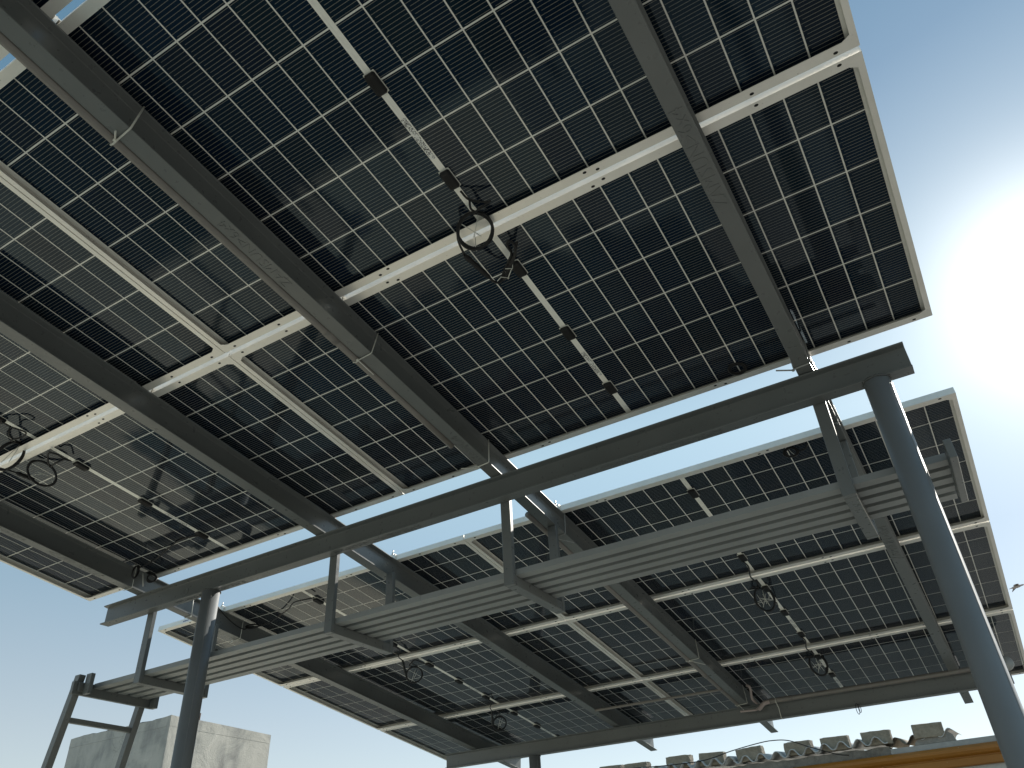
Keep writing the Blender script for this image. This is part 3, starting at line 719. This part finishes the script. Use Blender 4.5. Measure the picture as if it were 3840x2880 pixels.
def bund(cv, cu, seed, lab_, s=1.0):
    rg, a, b = coil((cv, cu, -.03), .052 * s, .070 * s, 5, seed, .0, .35); c = Vector((cv, cu, -.03))
    tz = []
    for k in range(7):
        an = k * .9 + seed; tz.append([tuple(c + a * .045 * math.cos(an) + b * .05 * math.sin(an)), tuple(c - a * .02 * math.cos(an * 1.7) - b * .03 * math.sin(an))])
    cable('cable_coil', rg + [[(-1.187, cu - .43, .004), (-1.175, cu - .38, -.01), (-1.20, cu - .27, -.014), (-1.185, cu - .17, -.02), tuple(c + b * .07 - a * .01)], [tuple(c + b * .06), (-1.21, cu - .155, -.02), (-1.245, cu - .15, -.02), (-1.22, cu - .13, -.02), (-1.18, cu - .11, -.02)], [tuple(c - b * .06 + a * .02), (-1.17, cu + .10, -.02), (-1.185, cu + .2, .0)]],
          lab_, 'cable coil', GC, r=.0042, ties=tz)
bund(-1.209, 1.885, 13, 'thick black cable tangle, right column, first gap of the far table')
bund(-1.197, 3.025, 14, 'thick black cable tangle, right column, second gap of the far table')
# loop of cable under the far crossbeam
o_ = Vector((-.80, 5.96, 2.675)); mb = MB()
for k, rr in ((0, 1.0), (1, .8)):
    pts = [o_ + Vector((.012 * math.sin(k) + .010 * rr * math.cos(a_), .02 * k, -.028 * rr + .034 * rr * math.sin(a_) * 1.0)) for a_ in [i_ * math.pi / 9 for i_ in range(19)]]
    tube(mb, rel(pts, o_), .0022, 6)
tag(mb.build('cable_loop', M_CABLE, None, o_), 'small loop of thin cable hanging below the far crossbeam against the sky', 'cable coil')

# ------------------------------------------------------------------ conduits and zip ties
def conduit(pts, r, lab, mat=M_PVC, name='conduit', cuff=None):
    W0 = Vector(pts[0]); e = empty(name, W0); tag(e, lab, 'pipe'); mb = MB()
    tube(mb, rel(smooth_path(pts, 5) if len(pts) > 2 else pts, W0), r, 14); mb.build('pipe_run', mat, e)
    if cuff:
        for p, q in cuff:
            mb = MB(); tube(mb, rel([p, q], W0), r * 1.16, 14); mb.build('coupling', mat, e)
    return e
def cp(u, dz=-.107): return TW(vR(1, u) - .0285 - .0165, u, dz)
conduit([cp(-3.5), cp(-1.7), cp(-.33)], .0145, 'grey plastic conduit along the rafter overhead, ending short of the near crossbeam', cuff=[(cp(-1.12), cp(-1.06))])
conduit([cp(.30), cp(1.9), cp(3.50)], .0145, 'grey plastic conduit along the same rafter under the far table', cuff=[(cp(2.60), cp(2.66))])
def bp(x, y_off=0.0, z=2.782): return Vector((x, 5.905 + (x + 4.137) * .02 - .020 + y_off, z - (x + 4.137) * .003))
conduit([bp(-1.34, 0, 2.788), bp(-.7, 0, 2.788), bp(-.06, 0, 2.788)], .0155, 'thick grey plastic pipe lying along the far crossbeam up to the right post', cuff=[(bp(-1.36, 0, 2.788), bp(-1.20, 0, 2.788))])
conduit([bp(-1.355, 0, 2.787), bp(-1.40, -.012, 2.778), bp(-1.43, -.02, 2.752), bp(-1.445, -.022, 2.745)], .0145, 'pale pinkish hose elbow joining the thick pipe on the far crossbeam', M_FLEX, 'hose')
conduit([TW(vR(1, 3.4) + .075, 3.16, -.03), TW(vR(1, 3.4) + .095, 3.17, -.05), TW(vR(1, 3.4) + .075, 3.26, -.10), TW(vR(1, 3.4) + .10, 3.37, -.12), bp(-1.455, -.022, 2.746)], .009, 'pale pinkish curved hose hanging beside the conduit rafter at the far crossbeam', M_FLEX, 'hose')
conduit([bp(-1.46, -.022, 2.742), bp(-1.52, -.02, 2.745), bp(-1.575, -.015, 2.748)], .007, 'short pale hose end on the far crossbeam under the conduit rafter', M_FLEX, 'hose')
pa, pb = TW(vR(2, 2.88) + .03, 2.885, -.118), TW(vR(1, 2.9) - .03, 2.915, -.118)
conduit([pa, pa.lerp(pb, .5), pb], .009, 'thin grey pipe spanning between two rafters under the last far row')
def ztie(i, u, ut, extra, lab, tail=None, r=.0022, mat=None):
    """strap round a rafter: from the top flange lip down, under, and up round what it holds"""
    v = vR(i, u); a = W_R / 2
    P_ = [(v + a + .003, ut, .0), (v + a + .0035, (u + ut) / 2, -.055), (v + a + .003, u, -.112), (v + a - .002, u, -.1155), (v - a, u + .004, -.1165)]
    if extra: P_ += [(v - a - .014, u + .005, -.1225), (v - a - .030, u + .005, -.117), (v - a - .0335, u + .004, -.103), (v - a - .02, u, -.088)]
    else: P_ += [(v - a - .003, u + .004, -.112), (v - a - .003, u + .002, -.06), (v - a - .003, ut, 0)]
    W0 = TW(*P_[2]); e = empty('zip_tie', W0); tag(e, lab, 'zip tie', 'zip ties round the rafters'); mb = MB()
    tube(mb, rel([TW(*p) for p in P_], W0), r, 6); mb.build('strap', mat or M_TIE, e)
    mb = MB(); h = (v + a - .004, u, -.119) if not extra else (v - a - .004, u, -.120)
    if tail == 'left': h = (v - a - .006, u + .004, -.120)
    hw_ = TW(*h) - W0; mb.cbox(hw_.x - .005, hw_.x + .005, hw_.y - .004, hw_.y + .004, hw_.z - .004, hw_.z + .004, .001); mb.build('lock_head', mat or M_TIE, e)
    if tail:
        mb = MB(); q = {'left': (v - a - .06, u - .035, -.128), 'right': (v + a + .02, u + .06, -.14), 'down': (v - a + .02, u + .07, -.15), 'mid': (v - a + .03, u - .02, -.13)}[tail]
        tube(mb, rel([TW(*h), TW(*q)], W0), r * .9, 6); mb.build('tail', mat or M_TIE, e)
ztie(1, -2.01, -2.01, True, 'white zip tie holding the conduit, highest on the conduit rafter', 'mid', .003)
ztie(1, -.955, -.94, True, 'white zip tie round the conduit rafter beside the lower row of the near table', 'down')
ztie(1, -.160, -.17, False, 'white zip tie round the conduit rafter just above the near crossbeam', 'left', .0026)
ztie(0, -.105, -.105, False, 'grey zip tie round the right rafter where it meets the near crossbeam', 'left', .0032, M_TIEG)
ztie(3, .285, .262, False, 'white zip tie on the leftmost rafter behind the left round post', None)
ztie(3, .665, .655, True, 'white zip tie on the leftmost rafter, just right of the left post', None)
ztie(1, .535, .533, True, 'grey zip tie on the conduit rafter just past the walkway gap', 'right', .0022, M_TIEG)
ztie(1, 2.325, 2.30, True, 'white zip tie on the conduit rafter halfway down the far table', 'right')
ztie(1, 3.27, 3.225, True, 'white zip tie on the conduit rafter where it meets the far crossbeam', 'down')
ztie(0, .30, .17, False, 'pale zip tie on the right rafter beside the thick post', None, .002, M_TIEG)
p = [bp(-1.315, -.018, 2.80), bp(-1.315, -.018, 2.77), bp(-1.312, .012, 2.74), bp(-1.31, .012, 2.672), bp(-1.305, .03, 2.667)]
W0 = Vector(p[0]); mb = MB(); tube(mb, rel(p, W0), .0028, 6); tag(mb.build('zip_tie', M_TIE, None, W0), 'long white zip tie round the thick pipe and the far crossbeam', 'zip tie')
# round cap and bracket at the right end of the far crossbeam
e = empty('end_bracket', (.133, 5.985, 2.70)); tag(e, 'pale round disc on a short bracket ending the far crossbeam', 'bracket')
mb = MB(); mb.cbox(-.016, .016, -.006, .006, -.045, .07); mb.build('bracket_bar', M_STEEL, e)
mb = MB(); n = 32; dz = .075; tube(mb, [(0.006, -.012, dz), (0.006, -.026, dz + .004)], [.05, .048], n); mb.build('disc', M_DISC, e)
mb = MB(); tube(mb, [(0.0, -.026, dz), (0.0, -.036, dz + .002)], [.011, .009], 10); mb.build('bolt', M_ZINC, e)

# bird in flight at the right edge
c = Vector((.566, 9.0, 4.049)); mb = MB()
ax_ = Vector((.98, .1, .14)).normalized(); up_ = Vector((-.14, 0, .99)); sd_ = ax_.cross(up_)
body = [(-.075, .002), (-.05, .007), (-.03, .012), (0, .017), (.025, .014), (.04, .009), (.052, .0095), (.062, .006), (.075, .001)]
n = 10; v = []
for x, r_ in body:
    for k in range(n):
        a = 2 * math.pi * k / n; v.append(ax_ * x + sd_ * (math.cos(a) * r_ * (2.2 if x < -.04 else 1)) + up_ * (math.sin(a) * r_ * (.4 if x < -.04 else .85)))
f = [(i * n + k, i * n + (k + 1) % n, (i + 1) * n + (k + 1) % n, (i + 1) * n + k) for i in range(len(body) - 1) for k in range(n)] + [tuple(range(n)), tuple(range((len(body) - 1) * n, len(body) * n))]
mb.add(v, f, True)
for s_ in (-1, 1):
    w = []
    for t_, ch, bk, dr in ((0, .05, 0, 0), (.35, .045, -.004, .012), (.7, .034, -.014, .006), (1, .004, -.045, -.012)):
        o0 = sd_ * (s_ * (.01 + .085 * t_)) + up_ * dr + ax_ * bk
        w += [o0 + ax_ * (ch * .5), o0 - ax_ * (ch * .5), o0 + up_ * .003 + ax_ * (ch * .05)]
    f = []
    for i in range(3):
        for k in range(3): f.append((i * 3 + k, i * 3 + (k + 1) % 3, i * 3 + 3 + (k + 1) % 3, i * 3 + 3 + k))
    mb.add(w, f + [(0, 1, 2), (9, 10, 11)], True)
tag(mb.build('bird', M_BIRD, None, c), 'small bird gliding in the pale sky at the right picture edge', 'bird')
